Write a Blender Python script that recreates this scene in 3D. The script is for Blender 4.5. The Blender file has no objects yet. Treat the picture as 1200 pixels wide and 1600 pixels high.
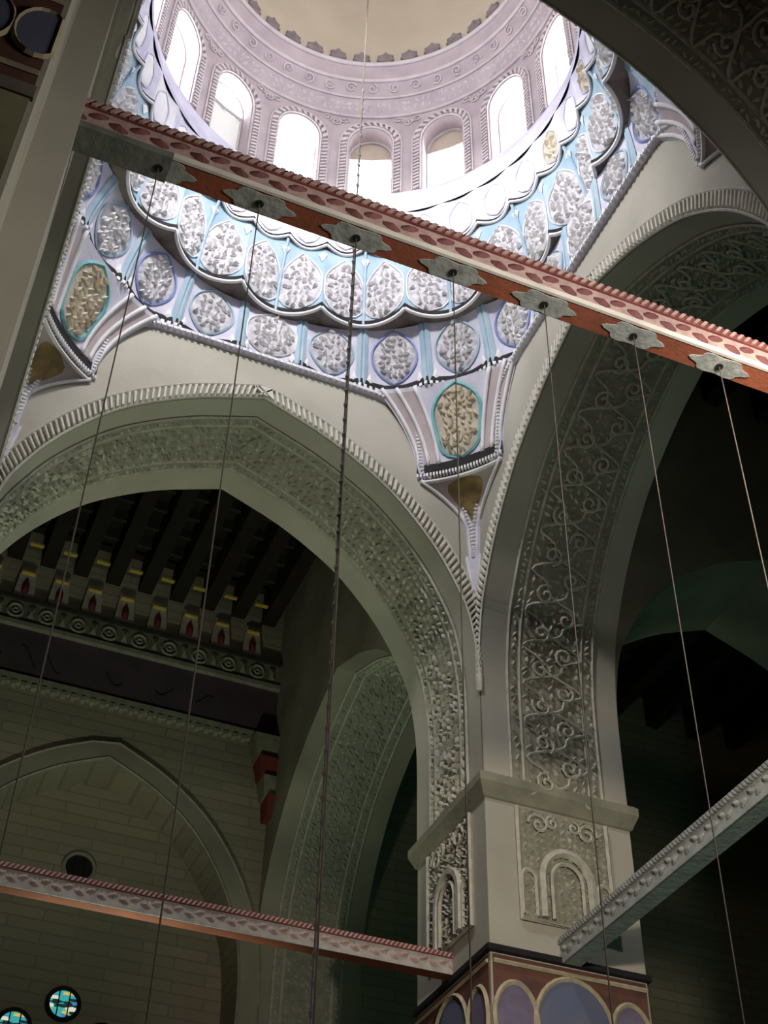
import bpy, math, random
from mathutils import Vector, Matrix

random.seed(7)
sc = bpy.context.scene
col = sc.collection
PI = math.pi

# ------------------------------------------------------------------ camera, world, lights, exposure
S, EYE = 5.0, 1.6          # one unit of the survey = 5 m; eye height 1.6 m


def V(p):
    return Vector((p[0] * S, p[1] * S, p[2] * S + EYE))


def make_camera():
    f, zen = 2130.0, (660.0, -1520.0)
    Z = Vector((zen[0] - 600, -(zen[1] - 800), -f)).normalized()
    F = Vector((0, 0, -1)); F = (F - F.dot(Z) * Z).normalized()
    R = F.cross(Z)
    a = math.radians(21.7)
    Y = math.cos(a) * F - math.sin(a) * R
    X = math.sin(a) * F + math.cos(a) * R
    cam = bpy.data.cameras.new('camera')
    cam.sensor_fit = 'VERTICAL'
    cam.sensor_height = 32.0
    cam.sensor_width = 24.0
    cam.lens = f * 32.0 / 1600.0
    cam.clip_start = 0.05
    cam.clip_end = 500
    o = bpy.data.objects.new('camera', cam)
    col.objects.link(o)
    m = Matrix((X, Y, Z)).to_4x4()
    m.translation = V((0, 0, 0))
    o.matrix_world = m
    sc.camera = o


make_camera()

world = bpy.data.worlds.new('sky')
world.use_nodes = True
sc.world = world
bg = world.node_tree.nodes['Background']
bg.inputs[0].default_value = (0.80, 0.88, 1.0, 1)
bg.inputs[1].default_value = 3.0

sc.view_settings.view_transform = 'Standard'
sc.view_settings.look = 'None'
sc.view_settings.exposure = 0.0
sc.view_settings.gamma = 1.0
sc.view_settings.use_curve_mapping = False
try:
    sc.cycles.use_denoising = True
    sc.cycles.max_bounces = 7
    sc.cycles.diffuse_bounces = 5
    sc.cycles.caustics_reflective = False
    sc.cycles.caustics_refractive = False
    sc.cycles.sample_clamp_indirect = 6.0
except Exception:
    pass

WINDOW_LIGHT = 9.0


def fill_spot(name, p, aim, watts, colour, size, radius=0.12):
    l = bpy.data.lights.new(name, 'SPOT')
    l.energy = watts
    l.color = colour
    l.spot_size = math.radians(size)
    l.spot_blend = 0.9
    l.shadow_soft_size = radius
    o = bpy.data.objects.new(name, l)
    col.objects.link(o)
    o.location = V(p)
    o.rotation_euler = Vector(aim).to_track_quat('-Z', 'Y').to_euler()


def fill_point(name, p, watts, colour, radius=0.25):
    l = bpy.data.lights.new(name, 'POINT')
    l.energy = watts
    l.color = colour
    l.shadow_soft_size = radius
    o = bpy.data.objects.new(name, l)
    col.objects.link(o)
    o.location = V(p)




def fill_strip(name, p, length, watts, colour):
    l = bpy.data.lights.new(name, 'AREA')
    l.shape = 'RECTANGLE'
    l.size, l.size_y = length * S, 0.02 * S
    l.energy = watts
    l.color = colour
    o = bpy.data.objects.new(name, l)
    col.objects.link(o)
    o.location = V(p)
    o.rotation_euler = Vector((0, 1, -.36)).to_track_quat('-Z', 'Z').to_euler()


fill_spot('fill_light_pier', (0.50, 0.05, 0.84), (.70, 1.85, 0.15), 1250, (1.0, 0.88, 0.70), 42)  # unseen spot added to brighten the corner pier, no fixture
fill_strip('fill_light_near_beam', (0.68, 0.34, 0.88), 0.66, 118, (1.0, 0.95, 0.84))  # added strip of fill for the near beam; no real tube hangs there

fill_point('fill_light_side_aisle', (2.15, 1.55, -0.05), 105, (0.20, 1.0, 0.80))  # unseen green fill added to tint the right aisle
fill_spot('fill_light_back_aisle', (0.40, 2.36, 0.55), (0, .10, 1), 540, (0.88, 1.0, 0.74), 98, 0.25)  # upward fill added out of view for the arch soffit and back wall
fill_point('fill_light_corner_aisle', (1.75, 2.75, 0.30), 20, (0.30, 1.0, 0.58))  # weak green fill added behind the corner pier, no lamp modelled

# ------------------------------------------------------------------ materials


def mat(name, c1, c2=None, scale=3.0, rough=0.8, bump=0.0, bscale=None, kind='noise', detail=6.0, lo=0.35, hi=0.65,
        bdist=0.02, stretch=None):
    m = bpy.data.materials.new(name)
    m.use_nodes = True
    nt = m.node_tree
    b = nt.nodes['Principled BSDF']
    b.inputs['Roughness'].default_value = rough
    if 'Specular IOR Level' in b.inputs:
        b.inputs['Specular IOR Level'].default_value = 0.25
    c2 = c2 or tuple(min(1, x * 0.8) for x in c1)
    tc = nt.nodes.new('ShaderNodeTexCoord')
    vec = tc.outputs['Object']
    if stretch:
        mp = nt.nodes.new('ShaderNodeMapping')
        mp.inputs['Scale'].default_value = stretch
        nt.links.new(vec, mp.inputs['Vector'])
        vec = mp.outputs[0]

    def tex(k, s):
        if k == 'noise':
            t = nt.nodes.new('ShaderNodeTexNoise')
            t.inputs['Scale'].default_value = s
            t.inputs['Detail'].default_value = detail
            nt.links.new(vec, t.inputs['Vector'])
            return t.outputs['Fac']
        t = nt.nodes.new('ShaderNodeTexVoronoi')
        t.inputs['Scale'].default_value = s
        nt.links.new(vec, t.inputs['Vector'])
        return t.outputs['Distance']
    fac = tex(kind, scale)
    r = nt.nodes.new('ShaderNodeValToRGB')
    r.color_ramp.elements[0].position = lo
    r.color_ramp.elements[0].color = (*c1, 1)
    r.color_ramp.elements[1].position = hi
    r.color_ramp.elements[1].color = (*c2, 1)
    nt.links.new(fac, r.inputs[0])
    nt.links.new(r.outputs[0], b.inputs['Base Color'])
    if bump:
        bn = nt.nodes.new('ShaderNodeBump')
        bn.inputs['Strength'].default_value = bump
        bn.inputs['Distance'].default_value = bdist
        nt.links.new(tex(kind, bscale or scale * 4), bn.inputs['Height'])
        nt.links.new(bn.outputs[0], b.inputs['Normal'])
    return m


def emit(name, colour, strength):
    m = bpy.data.materials.new(name)
    m.use_nodes = True
    b = m.node_tree.nodes['Principled BSDF']
    b.inputs['Base Color'].default_value = (*colour, 1)
    b.inputs['Emission Color'].default_value = (*colour, 1)
    b.inputs['Emission Strength'].default_value = strength
    return m


M = {}
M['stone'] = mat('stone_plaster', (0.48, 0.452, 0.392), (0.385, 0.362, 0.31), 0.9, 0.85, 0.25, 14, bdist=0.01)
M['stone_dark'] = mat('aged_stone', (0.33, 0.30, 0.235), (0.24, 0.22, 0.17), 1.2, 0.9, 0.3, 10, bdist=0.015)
M['impost'] = mat('impost_stone', (0.30, 0.285, 0.22), (0.21, 0.205, 0.16), 3, 0.85, 0.3, 20)
M['stucco'] = mat('carved_stucco', (0.56, 0.53, 0.46), (0.42, 0.40, 0.34), 12, 0.85, 0.5, 40, bdist=0.01)
M['stucco_ground'] = mat('stucco_ground', (0.31, 0.305, 0.245), (0.25, 0.245, 0.195), 8, 0.9, 0.3, 30)
M['rope'] = mat('rope_plaster', (0.70, 0.67, 0.60), (0.55, 0.52, 0.46), 10, 0.85)
M['white'] = mat('white_paint', (0.80, 0.79, 0.80), (0.68, 0.67, 0.70), 5, 0.7)
M['lilac'] = mat('lilac_plaster', (0.66, 0.64, 0.75), (0.54, 0.52, 0.64), 4, 0.75, 0.2, 20)
M['lilac_rose'] = mat('rose_plaster', (0.50, 0.425, 0.44), (0.415, 0.35, 0.37), 3, 0.8, 0.2, 18)
M['rose_line'] = mat('rose_white_moulding', (0.62, 0.56, 0.565), (0.54, 0.48, 0.49), 6, 0.8)
M['blue'] = mat('sky_blue_paint', (0.29, 0.42, 0.53), (0.40, 0.51, 0.60), 4, 0.7)
M['indigo'] = mat('indigo_paint', (0.20, 0.26, 0.55), (0.28, 0.33, 0.60), 6, 0.7)
M['teal'] = mat('teal_paint', (0.16, 0.42, 0.46), (0.25, 0.50, 0.54), 6, 0.7)
M['leaf'] = mat('carved_leaf_ground', (0.40, 0.38, 0.42), (0.62, 0.60, 0.64), 16, 0.7, 0.5, 30)
M['leaf_relief'] = mat('white_leaf_relief', (0.90, 0.88, 0.87), (0.78, 0.76, 0.76), 14, 0.45)
M['gold_relief'] = mat('gilded_leaf_relief', (0.88, 0.82, 0.68), (0.74, 0.65, 0.50), 14, 0.4)
M['leaf_gold'] = mat('gilded_leaf_ground', (0.46, 0.41, 0.34), (0.56, 0.50, 0.42), 10, 0.7, 0.4, 30)
M['gold'] = mat('dull_gold', (0.34, 0.24, 0.09), (0.22, 0.16, 0.08), 8, 0.6, 0.5, 20)
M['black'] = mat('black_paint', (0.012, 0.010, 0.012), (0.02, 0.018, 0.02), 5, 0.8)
M['shade_brown'] = mat('brown_and_soffit_shade', (0.22, 0.18, 0.16), (0.15, 0.12, 0.11), 6, 0.85)  # string course brown; on the white-painted undersides it stands for shade
M['dome'] = mat('beige_dome', (0.60, 0.52, 0.41), (0.52, 0.45, 0.35), 1.2, 0.9, 0.15, 8)
M['crest'] = mat('grey_crest', (0.20, 0.165, 0.17), (0.28, 0.24, 0.24), 8, 0.85)
M['beam_red'] = mat('red_beam_paint', (0.24, 0.075, 0.065), (0.17, 0.05, 0.05), 5, 0.65, 0.2, 30)
M['beam_rust'] = mat('rust_beam_paint', (0.33, 0.10, 0.055), (0.22, 0.07, 0.045), 3, 0.6, 0.2, 30)
M['beam_pink'] = mat('pink_beam_relief', (0.50, 0.36, 0.33), (0.38, 0.25, 0.24), 14, 0.7, 0.3, 30)
M['beam_white'] = mat('white_beam_fillet', (0.72, 0.66, 0.60), (0.60, 0.54, 0.50), 8, 0.7)
M['beam_relief'] = mat('worn_white_relief', (0.46, 0.42, 0.39), (0.34, 0.30, 0.285), 10, 0.75)
M['beam_vine'] = mat('maroon_vine', (0.15, 0.05, 0.055), (0.20, 0.075, 0.075), 8, 0.7)
M['beam_grey'] = mat('grey_cartouche', (0.40, 0.41, 0.39), (0.27, 0.28, 0.27), 14, 0.7, 0.3, 30)
M['beam_collar'] = mat('grey_green_collar', (0.19, 0.205, 0.185), (0.13, 0.145, 0.13), 6, 0.8, 0.4, 20)
M['beam_pale'] = mat('pale_grey_beam', (0.42, 0.44, 0.42), (0.32, 0.34, 0.33), 6, 0.75, 0.3, 20)
M['paint_red'] = mat('faded_red_ground', (0.16, 0.07, 0.05), (0.10, 0.05, 0.045), 6, 0.8)
M['paint_blue'] = mat('faded_blue_roundel', (0.12, 0.14, 0.24), (0.15, 0.15, 0.22), 5, 0.8)
M['paint_violet'] = mat('faded_violet_roundel', (0.19, 0.16, 0.25), (0.15, 0.12, 0.19), 6, 0.8)
M['paint_cream'] = mat('cream_rope_paint', (0.52, 0.44, 0.31), (0.38, 0.32, 0.22), 10, 0.8)
M['marble'] = mat('mottled_marble', (0.36, 0.33, 0.21), (0.14, 0.12, 0.07), 1.6, 0.5, lo=0.3, hi=0.7)
M['wood'] = mat('dark_timber', (0.026, 0.021, 0.016), (0.018, 0.014, 0.012), 4, 0.8, 0.3, 14)
M['wood_edge'] = mat('worn_timber_edge', (0.055, 0.05, 0.042), (0.035, 0.032, 0.028), 8, 0.8)
M['band_purple'] = mat('purple_inscription_ground', (0.115, 0.075, 0.105), (0.09, 0.06, 0.085), 3, 0.7)
M['frieze_ground'] = mat('olive_frieze_ground', (0.17, 0.165, 0.12), (0.24, 0.23, 0.17), 8, 0.8)
M['frieze_pale'] = mat('pale_frieze_ornament', (0.36, 0.34, 0.265), (0.27, 0.255, 0.20), 8, 0.8)
M['corbel_red'] = mat('red_corbel_paint', (0.22, 0.04, 0.03), (0.15, 0.03, 0.03), 6, 0.7)
M['corbel_pale'] = mat('pale_corbel_paint', (0.50, 0.45, 0.43), (0.38, 0.33, 0.32), 8, 0.7)
M['corbel_gold'] = mat('gilt_strip', (0.75, 0.55, 0.10), (0.6, 0.42, 0.08), 6, 0.4)
M['wire'] = mat('dark_wire', (0.12, 0.10, 0.085), (0.08, 0.068, 0.058), 6, 0.6)
M['frame'] = mat('window_frame_paint', (0.60, 0.56, 0.56), (0.5, 0.46, 0.46), 6, 0.7)
M['lunette'] = mat('beige_lunette', (0.55, 0.47, 0.38), (0.46, 0.39, 0.31), 4, 0.85)
M['sky_pane'] = emit('daylit_window_glass', (0.93, 0.965, 1.0), WINDOW_LIGHT)
M['dull_pane'] = emit('dusty_window_glass', (0.62, 0.62, 0.60), 0.55)
M['floor'] = mat('floor_carpet', (0.22, 0.06, 0.05), (0.16, 0.05, 0.04), 2, 0.95)


def course_mat():
    m = bpy.data.materials.new('coursed_masonry')
    m.use_nodes = True
    nt = m.node_tree
    b = nt.nodes['Principled BSDF']
    b.inputs['Roughness'].default_value = 0.9
    tc = nt.nodes.new('ShaderNodeTexCoord')
    sep = nt.nodes.new('ShaderNodeSeparateXYZ')
    comb = nt.nodes.new('ShaderNodeCombineXYZ')
    add = nt.nodes.new('ShaderNodeMath'); add.operation = 'ADD'
    nt.links.new(tc.outputs['Object'], sep.inputs[0])
    nt.links.new(sep.outputs[0], add.inputs[0]); nt.links.new(sep.outputs[1], add.inputs[1])
    nt.links.new(add.outputs[0], comb.inputs[0]); nt.links.new(sep.outputs[2], comb.inputs[1])
    br = nt.nodes.new('ShaderNodeTexBrick')
    br.inputs['Scale'].default_value = 1.0
    br.inputs['Brick Width'].default_value = 0.9
    br.inputs['Row Height'].default_value = 0.16
    br.inputs['Mortar Size'].default_value = 0.012
    br.inputs['Color1'].default_value = (0.33, 0.29, 0.21, 1)
    br.inputs['Color2'].default_value = (0.28, 0.245, 0.18, 1)
    br.inputs['Mortar'].default_value = (0.24, 0.21, 0.155, 1)
    nt.links.new(comb.outputs[0], br.inputs['Vector'])
    nt.links.new(br.outputs['Color'], b.inputs['Base Color'])
    bn = nt.nodes.new('ShaderNodeBump')
    bn.inputs['Strength'].default_value = 0.4
    bn.inputs['Distance'].default_value = 0.02
    nt.links.new(br.outputs['Fac'], bn.inputs['Height'])
    bn.invert = True
    nt.links.new(bn.outputs[0], b.inputs['Normal'])
    return m


M['courses'] = course_mat()


def stained_mat():
    m = bpy.data.materials.new('stained_glass')
    m.use_nodes = True
    nt = m.node_tree
    b = nt.nodes['Principled BSDF']
    tc = nt.nodes.new('ShaderNodeTexCoord')
    mp = nt.nodes.new('ShaderNodeMapping')
    mp.inputs['Rotation'].default_value = (0, 0.5, 0)
    mp.inputs['Scale'].default_value = (8, 8, 26)
    vo = nt.nodes.new('ShaderNodeTexVoronoi')
    vo.inputs['Scale'].default_value = 1.0
    nt.links.new(tc.outputs['Object'], mp.inputs[0])
    nt.links.new(mp.outputs[0], vo.inputs['Vector'])
    sp = nt.nodes.new('ShaderNodeSeparateColor')
    nt.links.new(vo.outputs['Color'], sp.inputs[0])
    r = nt.nodes.new('ShaderNodeValToRGB')
    cr = r.color_ramp
    cr.interpolation = 'CONSTANT'
    cols = [(0.0, (0.01, 0.03, 0.03)), (0.2, (0.05, 0.42, 0.42)), (0.4, (0.80, 0.80, 0.62)), (0.55, (0.06, 0.25, 0.55)),
            (0.7, (0.75, 0.52, 0.14)), (0.85, (0.12, 0.5, 0.30))]
    cr.elements[0].position, cr.elements[0].color = 0, (*cols[0][1], 1)
    cr.elements[1].position, cr.elements[1].color = cols[1][0], (*cols[1][1], 1)
    for p, c in cols[2:]:
        e = cr.elements.new(p)
        e.color = (*c, 1)
    nt.links.new(sp.outputs[0], r.inputs[0])
    nt.links.new(r.outputs[0], b.inputs['Emission Color'])
    nt.links.new(r.outputs[0], b.inputs['Base Color'])
    b.inputs['Emission Strength'].default_value = 0.8
    return m


M['stained'] = stained_mat()

# ------------------------------------------------------------------ mesh helpers
BASE = {}


def lerp(a, b, t):
    return a + (b - a) * t


class MB:
    def __init__(self):
        self.v, self.f, self.cut = [], [], []

    def add(self, vs, fs):
        n = len(self.v)
        self.cut.append((n, len(self.f)))
        self.v += [Vector(p) for p in vs]
        self.f += [tuple(i + n for i in q) for q in fs]

    def grid(self, fn, nu, nv):
        vs = [fn(i / nu, j / nv) for j in range(nv + 1) for i in range(nu + 1)]
        w = nu + 1
        self.add(vs, [(j * w + i, j * w + i + 1, (j + 1) * w + i + 1, (j + 1) * w + i) for j in range(nv) for i in range(nu)])

    def box(self, lo, hi):
        x0, y0, z0 = lo
        x1, y1, z1 = hi
        self.add([(x0, y0, z0), (x1, y0, z0), (x1, y1, z0), (x0, y1, z0), (x0, y0, z1), (x1, y0, z1), (x1, y1, z1), (x0, y1, z1)],
                 [(3, 2, 1, 0), (4, 5, 6, 7), (0, 1, 5, 4), (1, 2, 6, 5), (2, 3, 7, 6), (3, 0, 4, 7)])

    def hexa(self, b, t):
        """b, t: four points each, bottom and top of a six-sided block"""
        self.add(list(b) + list(t), [(3, 2, 1, 0), (4, 5, 6, 7), (0, 1, 5, 4), (1, 2, 6, 5), (2, 3, 7, 6), (3, 0, 4, 7)])

    def tube(self, path, r, sides=5, closed=False):
        P = [Vector(p) for p in path]
        n = len(P)
        rings = []
        up = None
        for i in range(n):
            if closed:
                t = P[(i + 1) % n] - P[i - 1]
            else:
                t = P[min(i + 1, n - 1)] - P[max(i - 1, 0)]
            t = t.normalized() if t.length > 1e-9 else Vector((0, 0, 1))
            if up is None:
                up = Vector((0, 0, 1)) if abs(t.z) < 0.9 else Vector((1, 0, 0))
            a = up - up.dot(t) * t
            if a.length < 1e-6:
                a = t.orthogonal()
            a.normalize()
            up = a
            b = t.cross(a)
            rr = r(i / max(1, n - 1)) if callable(r) else r
            rings.append([P[i] + rr * (math.cos(2 * PI * k / sides) * a + math.sin(2 * PI * k / sides) * b) for k in range(sides)])
        vs = [p for g in rings for p in g]
        fs = []
        m = n if closed else n - 1
        for i in range(m):
            j = (i + 1) % n
            for k in range(sides):
                l = (k + 1) % sides
                fs.append((i * sides + k, i * sides + l, j * sides + l, j * sides + k))
        if not closed:
            fs.append(tuple(range(sides))[::-1])
            fs.append(tuple((n - 1) * sides + k for k in range(sides)))
        self.add(vs, fs)

    def ribbon(self, path, offs):
        """sweep: path = list of functions giving the profile point for (a, h); offs = profile [(a, h)...]"""
        w = len(offs)
        vs = [fn(a, h) for fn in path for a, h in offs]
        self.add(vs, [(j * w + i, j * w + i + 1, (j + 1) * w + i + 1, (j + 1) * w + i) for j in range(len(path) - 1) for i in range(w - 1)])

    def build(self, name, m, parent=None, smooth=False, base=None):
        b = BASE.get(parent.name, Vector((0, 0, 0))) if parent else (V(base) if base else Vector((0, 0, 0)))
        me = bpy.data.meshes.new(name)
        me.from_pydata([V(p) - b for p in self.v], [], self.f)
        me.materials.append(M[m] if isinstance(m, str) else m)
        if smooth:
            me.polygons.foreach_set('use_smooth', [True] * len(me.polygons))
        me.update()
        o = bpy.data.objects.new(name, me)
        col.objects.link(o)
        if parent:
            o.parent = parent
        elif base:
            o.location = b
        BASE[o.name] = b
        return o


def build_each(mb, name, m, parent, smooth=False):
    """every shape of the collector as an object of its own"""
    cuts = mb.cut + [(len(mb.v), len(mb.f))]
    for (v0, f0), (v1, f1) in zip(cuts, cuts[1:]):
        one = MB()
        one.v = mb.v[v0:v1]
        one.f = [tuple(i - v0 for i in q) for q in mb.f[f0:f1]]
        one.build(name, m, parent, smooth)


def tag(o, label, cat=None, group=None, kind=None):
    o['label'] = label
    if cat:
        o['category'] = cat
    if group:
        o['group'] = group
    if kind:
        o['kind'] = kind
    return o


def stuff(o):
    o['kind'] = 'stuff'
    return o


def empty(name, base):
    o = bpy.data.objects.new(name, None)
    o.empty_display_size = 0.2
    col.objects.link(o)
    o.location = V(base)
    BASE[o.name] = V(base)
    return o


# ------------------------------------------------------------------ survey of the place (units)
CX, CY = 0.490, 1.410
HX, HY = 0.490, 0.525
X0, X1 = CX - HX, CX + HX
Y0, Y1 = CY - HY, CY + HY
T = 0.30
ZS = 1.30        # springing (top of impost)
ZT = 2.265       # top of the arcade walls, foot of the stalactite rings
FLOOR = -EYE / S

PR = [(1, 1.30), (1, 1.42), (0.998, 1.54), (0.985, 1.62), (0.952, 1.705), (0.897, 1.77), (0.820, 1.84), (0.715, 1.91),
      (0.585, 1.977), (0.43, 2.032), (0.28, 2.074), (0.14, 2.103), (0, 2.13)]


class Arch:
    """pointed arch profile: arc-length parametrised from the right springing over the apex to the left one"""

    def __init__(self, half, sub=4):
        pts = []
        P = PR
        for i in range(len(P) - 1):
            p0, p1, p2, p3 = P[max(i - 1, 0)], P[i], P[i + 1], P[min(i + 2, len(P) - 1)]
            for k in range(sub):
                t = k / sub
                c = [0.5 * (2 * p1[d] + (p2[d] - p0[d]) * t + (2 * p0[d] - 5 * p1[d] + 4 * p2[d] - p3[d]) * t * t
                            + (-p0[d] + 3 * p1[d] - 3 * p2[d] + p3[d]) * t ** 3) for d in (0, 1)]
                pts.append((min(c[0], 1.0) * half, c[1]))
        apex = (0.0, P[-1][1])
        self.pts = pts + [apex] + [(-s, z) for s, z in reversed(pts)]
        self.ia = len(pts)
        self.half = half
        self.q = [0.0]
        for a, b in zip(self.pts, self.pts[1:]):
            self.q.append(self.q[-1] + math.hypot(b[0] - a[0], b[1] - a[1]))
        self.L = self.q[-1]
        self.qa = self.q[self.ia]

    def at(self, q):
        q = min(max(q, 0), self.L)
        i = 0
        lo, hi = 0, len(self.q) - 1
        while hi - lo > 1:
            m = (lo + hi) // 2
            if self.q[m] <= q:
                lo = m
            else:
                hi = m
        a, b = self.pts[lo], self.pts[hi]
        d = self.q[hi] - self.q[lo] or 1e-9
        t = (q - self.q[lo]) / d
        tx, tz = (b[0] - a[0]) / d, (b[1] - a[1]) / d
        # inward normal (towards the opening)
        return lerp(a[0], b[0], t), lerp(a[1], b[1], t), -tz, tx


class Fr:
    def __init__(self, O, U, N):
        self.O, self.U, self.N = Vector(O), Vector(U), Vector(N)

    def pt(self, s, z, h=0.0):
        p = self.O + self.U * s + self.N * h
        return (p.x, p.y, z)


FA = Fr((CX, Y1), (1, 0), (0, -1))
FB = Fr((X1, CY), (0, 1), (-1, 0))
FC = Fr((0.483, Y0), (1, 0), (0, 1))
FD = Fr((X0, CY), (0, 1), (1, 0))


def sof(fr, ar):
    def fn(q, w, h):
        s, z, ns, nz = ar.at(q)
        return fr.pt(s + ns * h, z + nz * h, -w)
    return fn


def face(fr, ar):
    def fn(q, o, h):
        s, z, ns, nz = ar.at(q)
        room = (ar.half + .002 - abs(s)) / max(abs(ns), 1e-4)
        o = o * min(1.0, room / .040)
        s2 = s - ns * o
        s2 = max(-ar.half - 0.001, min(ar.half + 0.001, s2))
        return fr.pt(s2, z - nz * o, h)
    return fn


def blobs(mb, mp, a0, a1, b0, b1, sp, hgt, rnd, keep=lambda a, b: True):
    """leaf-shaped ridges of carved arabesque strewn over a panel"""
    na, nb = max(1, int((a1 - a0) / sp)), max(1, int((b1 - b0) / sp))
    da, db = (a1 - a0) / na, (b1 - b0) / nb
    for i in range(na):
        for j in range(nb):
            a = a0 + (i + 0.5 + rnd.uniform(-.25, .25)) * da
            b = b0 + (j + 0.5 + rnd.uniform(-.2, .2)) * db
            if not keep(a, b):
                continue
            ph = rnd.choice((0.7, -0.7, 2.2, 0.1)) + rnd.uniform(-.5, .5)
            l, w = sp * rnd.uniform(.5, .72), sp * rnd.uniform(.2, .3)
            c, s = math.cos(ph), math.sin(ph)

            def q(x, y, h):
                aa = min(max(a + x * c - y * s, a0), a1)
                bb = min(max(b + x * s + y * c, b0), b1)
                return mp(aa, bb, h)
            mb.add([q(-l, 0, 0), q(-.2 * l, -w, 0), q(l, 0, 0), q(.1 * l, w, 0), q(-.4 * l, 0, hgt), q(.5 * l, 0, hgt * .9)],
                   [(0, 1, 4), (1, 2, 5, 4), (2, 3, 5), (3, 0, 4, 5)])


def scroll(mb, mp, a, b, r, turn, r_t, h, hand=1, n=14):
    path = []
    for k in range(n + 1):
        t = k / n
        ang = turn + hand * t * 2 * PI * 1.35
        rr = r * (1 - 0.82 * t)
        path.append(mp(a + rr * math.cos(ang), b + rr * math.sin(ang), h))
    mb.tube(path, r_t, 4)


# ------------------------------------------------------------------ arcade walls


def arcade_wall(name, label, fr, half, setback=True, zt=ZT, m='stone', top=2.9, side=0.0):
    ar = Arch(half - .002)
    mb = MB()
    P = ar.pts
    n = len(P)
    for h in (0, -T):
        vs = [fr.pt(s, z, h) for s, z in P] + [fr.pt(s, zt, h) for s, z in P]
        mb.add(vs, [(i, i + 1, n + i + 1, n + i) for i in range(n - 1)])
    mb.add([fr.pt(s, z, 0) for s, z in P] + [fr.pt(s, z, -T) for s, z in P], [(i, i + 1, n + i + 1, n + i) for i in range(n - 1)])
    mb.add([fr.pt(-half, zt, 0), fr.pt(half, zt, 0), fr.pt(half, zt, -T), fr.pt(-half, zt, -T)], [(0, 1, 2, 3)])
    if setback:
        a, b = fr.pt(-half - .09, zt, -.085), fr.pt(half + .09, top, -T)
        mb.box([min(a[i], b[i]) for i in range(3)], [max(a[i], b[i]) for i in range(3)])
    o = mb.build(name, m)
    tag(o, label, kind='structure')
    return o, ar


def rope_band(wall, fr, ar, width=0.038, q_lo=0.22, detail=True, m='rope'):
    """carved rope running round the arch on the wall face: two fillets and slanted strands"""
    mp = face(fr, ar)
    L = ar.L
    ground = MB()
    N = 90
    qs = [q_lo + (L - 2 * q_lo) * i / N for i in range(N + 1)]
    ground.ribbon([lambda a, h, q=q: mp(q, a, h) for q in qs], [(0.0, 0), (0.0, .004), (width, .004), (width, 0)])
    ground.build('rope_ground', 'stucco_ground', wall)
    fil = MB()
    for o in (0.002, width):
        fil.tube([mp(q, o, .005) for q in qs], .0026, 4)
    build_each(fil, 'fillet', m, wall)
    st = MB()
    step = 0.0135
    k = 0
    q = q_lo
    while q < L - q_lo:
        sk = .016 if q < ar.qa else -.016
        a = [mp(q, .005, .003), mp(q + step * .62, .005, .003), mp(q + step * .62 + sk, width - .003, .003), mp(q + sk, width - .003, .003)]
        b = [mp(q + .002, .007, .0105), mp(q + step * .5, .007, .0105), mp(q + step * .5 + sk, width - .005, .0105), mp(q + .002 + sk, width - .005, .0105)]
        st.hexa(a, b)
        q += step
    stuff(st.build('rope_strands', m, wall))


def soffit_carving(wall, fr, ar, w0=0.055, w1=0.245, trellis=True, rnd=None, q_lo=0.01, m='stucco'):
    mp = sof(fr, ar)
    L = ar.L
    N = 80
    qs = [q_lo + (L - 2 * q_lo) * i / N for i in range(N + 1)]
    g = MB()
    g.ribbon([lambda a, h, q=q: mp(q, a, h) for q in qs], [(w0, 0), (w0, .003), (w1, .003), (w1, 0)])
    g.build('soffit_ground', 'stucco_ground', wall)
    bd = MB()
    for w in (w0, w0 + .026, w1 - .026, w1):
        bd.tube([mp(q, w, .003) for q in qs], .0034, 4)
    build_each(bd, 'soffit_border', m, wall)
    cb = MB()
    for wa in (w0 + .003, w1 - .023):
        blobs(cb, lambda a, b, h: mp(a, b, h + .003), q_lo, L - q_lo, wa, wa + .02, .0125, .006, rnd)
    ia, ib = w0 + .030, w1 - .030
    blobs(cb, lambda a, b, h: mp(a, b, h + .003), q_lo, L - q_lo, ia, ib, .0165, .008, rnd)
    stuff(cb.build('arabesque_carving', m, wall))
    if not trellis:
        return
    tr = MB()
    W = ib - ia
    per = 0.17
    for sg in (1, -1):
        path = []
        q = q_lo
        while q < L - q_lo:
            t = (q / per) % 1.0
            x = abs(2 * t - 1)
            b = x + 0.10 * math.sin(2 * PI * 3 * t)
            b = b if sg > 0 else 1 - b
            path.append(mp(q, ia + W * min(max(b, 0.0), 1.0), .010))
            q += .008
        tr.tube(path, .0030, 4)
    q = per * .25
    k = 0
    while q < L - per * .25:
        scroll(tr, lambda a, b, h: mp(a, b, h), q, (ia + ib) / 2 + (W * .2 if k % 2 else -W * .2), W * .17, k * 1.3, .0034, .011, 1 if k % 2 else -1)
        q += per * .25
        k += 1
    build_each(tr, 'trellis_rib', m, wall)


SPANDREL = [(.966, 1.845), (.966, 1.87), (.962, 1.93), (.945, 1.985), (.905, 2.030), (.852, 2.045), (.846, 2.10),
            (.838, 2.16), (.820, 2.212), (.79, 2.242), (.74, 2.254), (.66, 2.256)]


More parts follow.
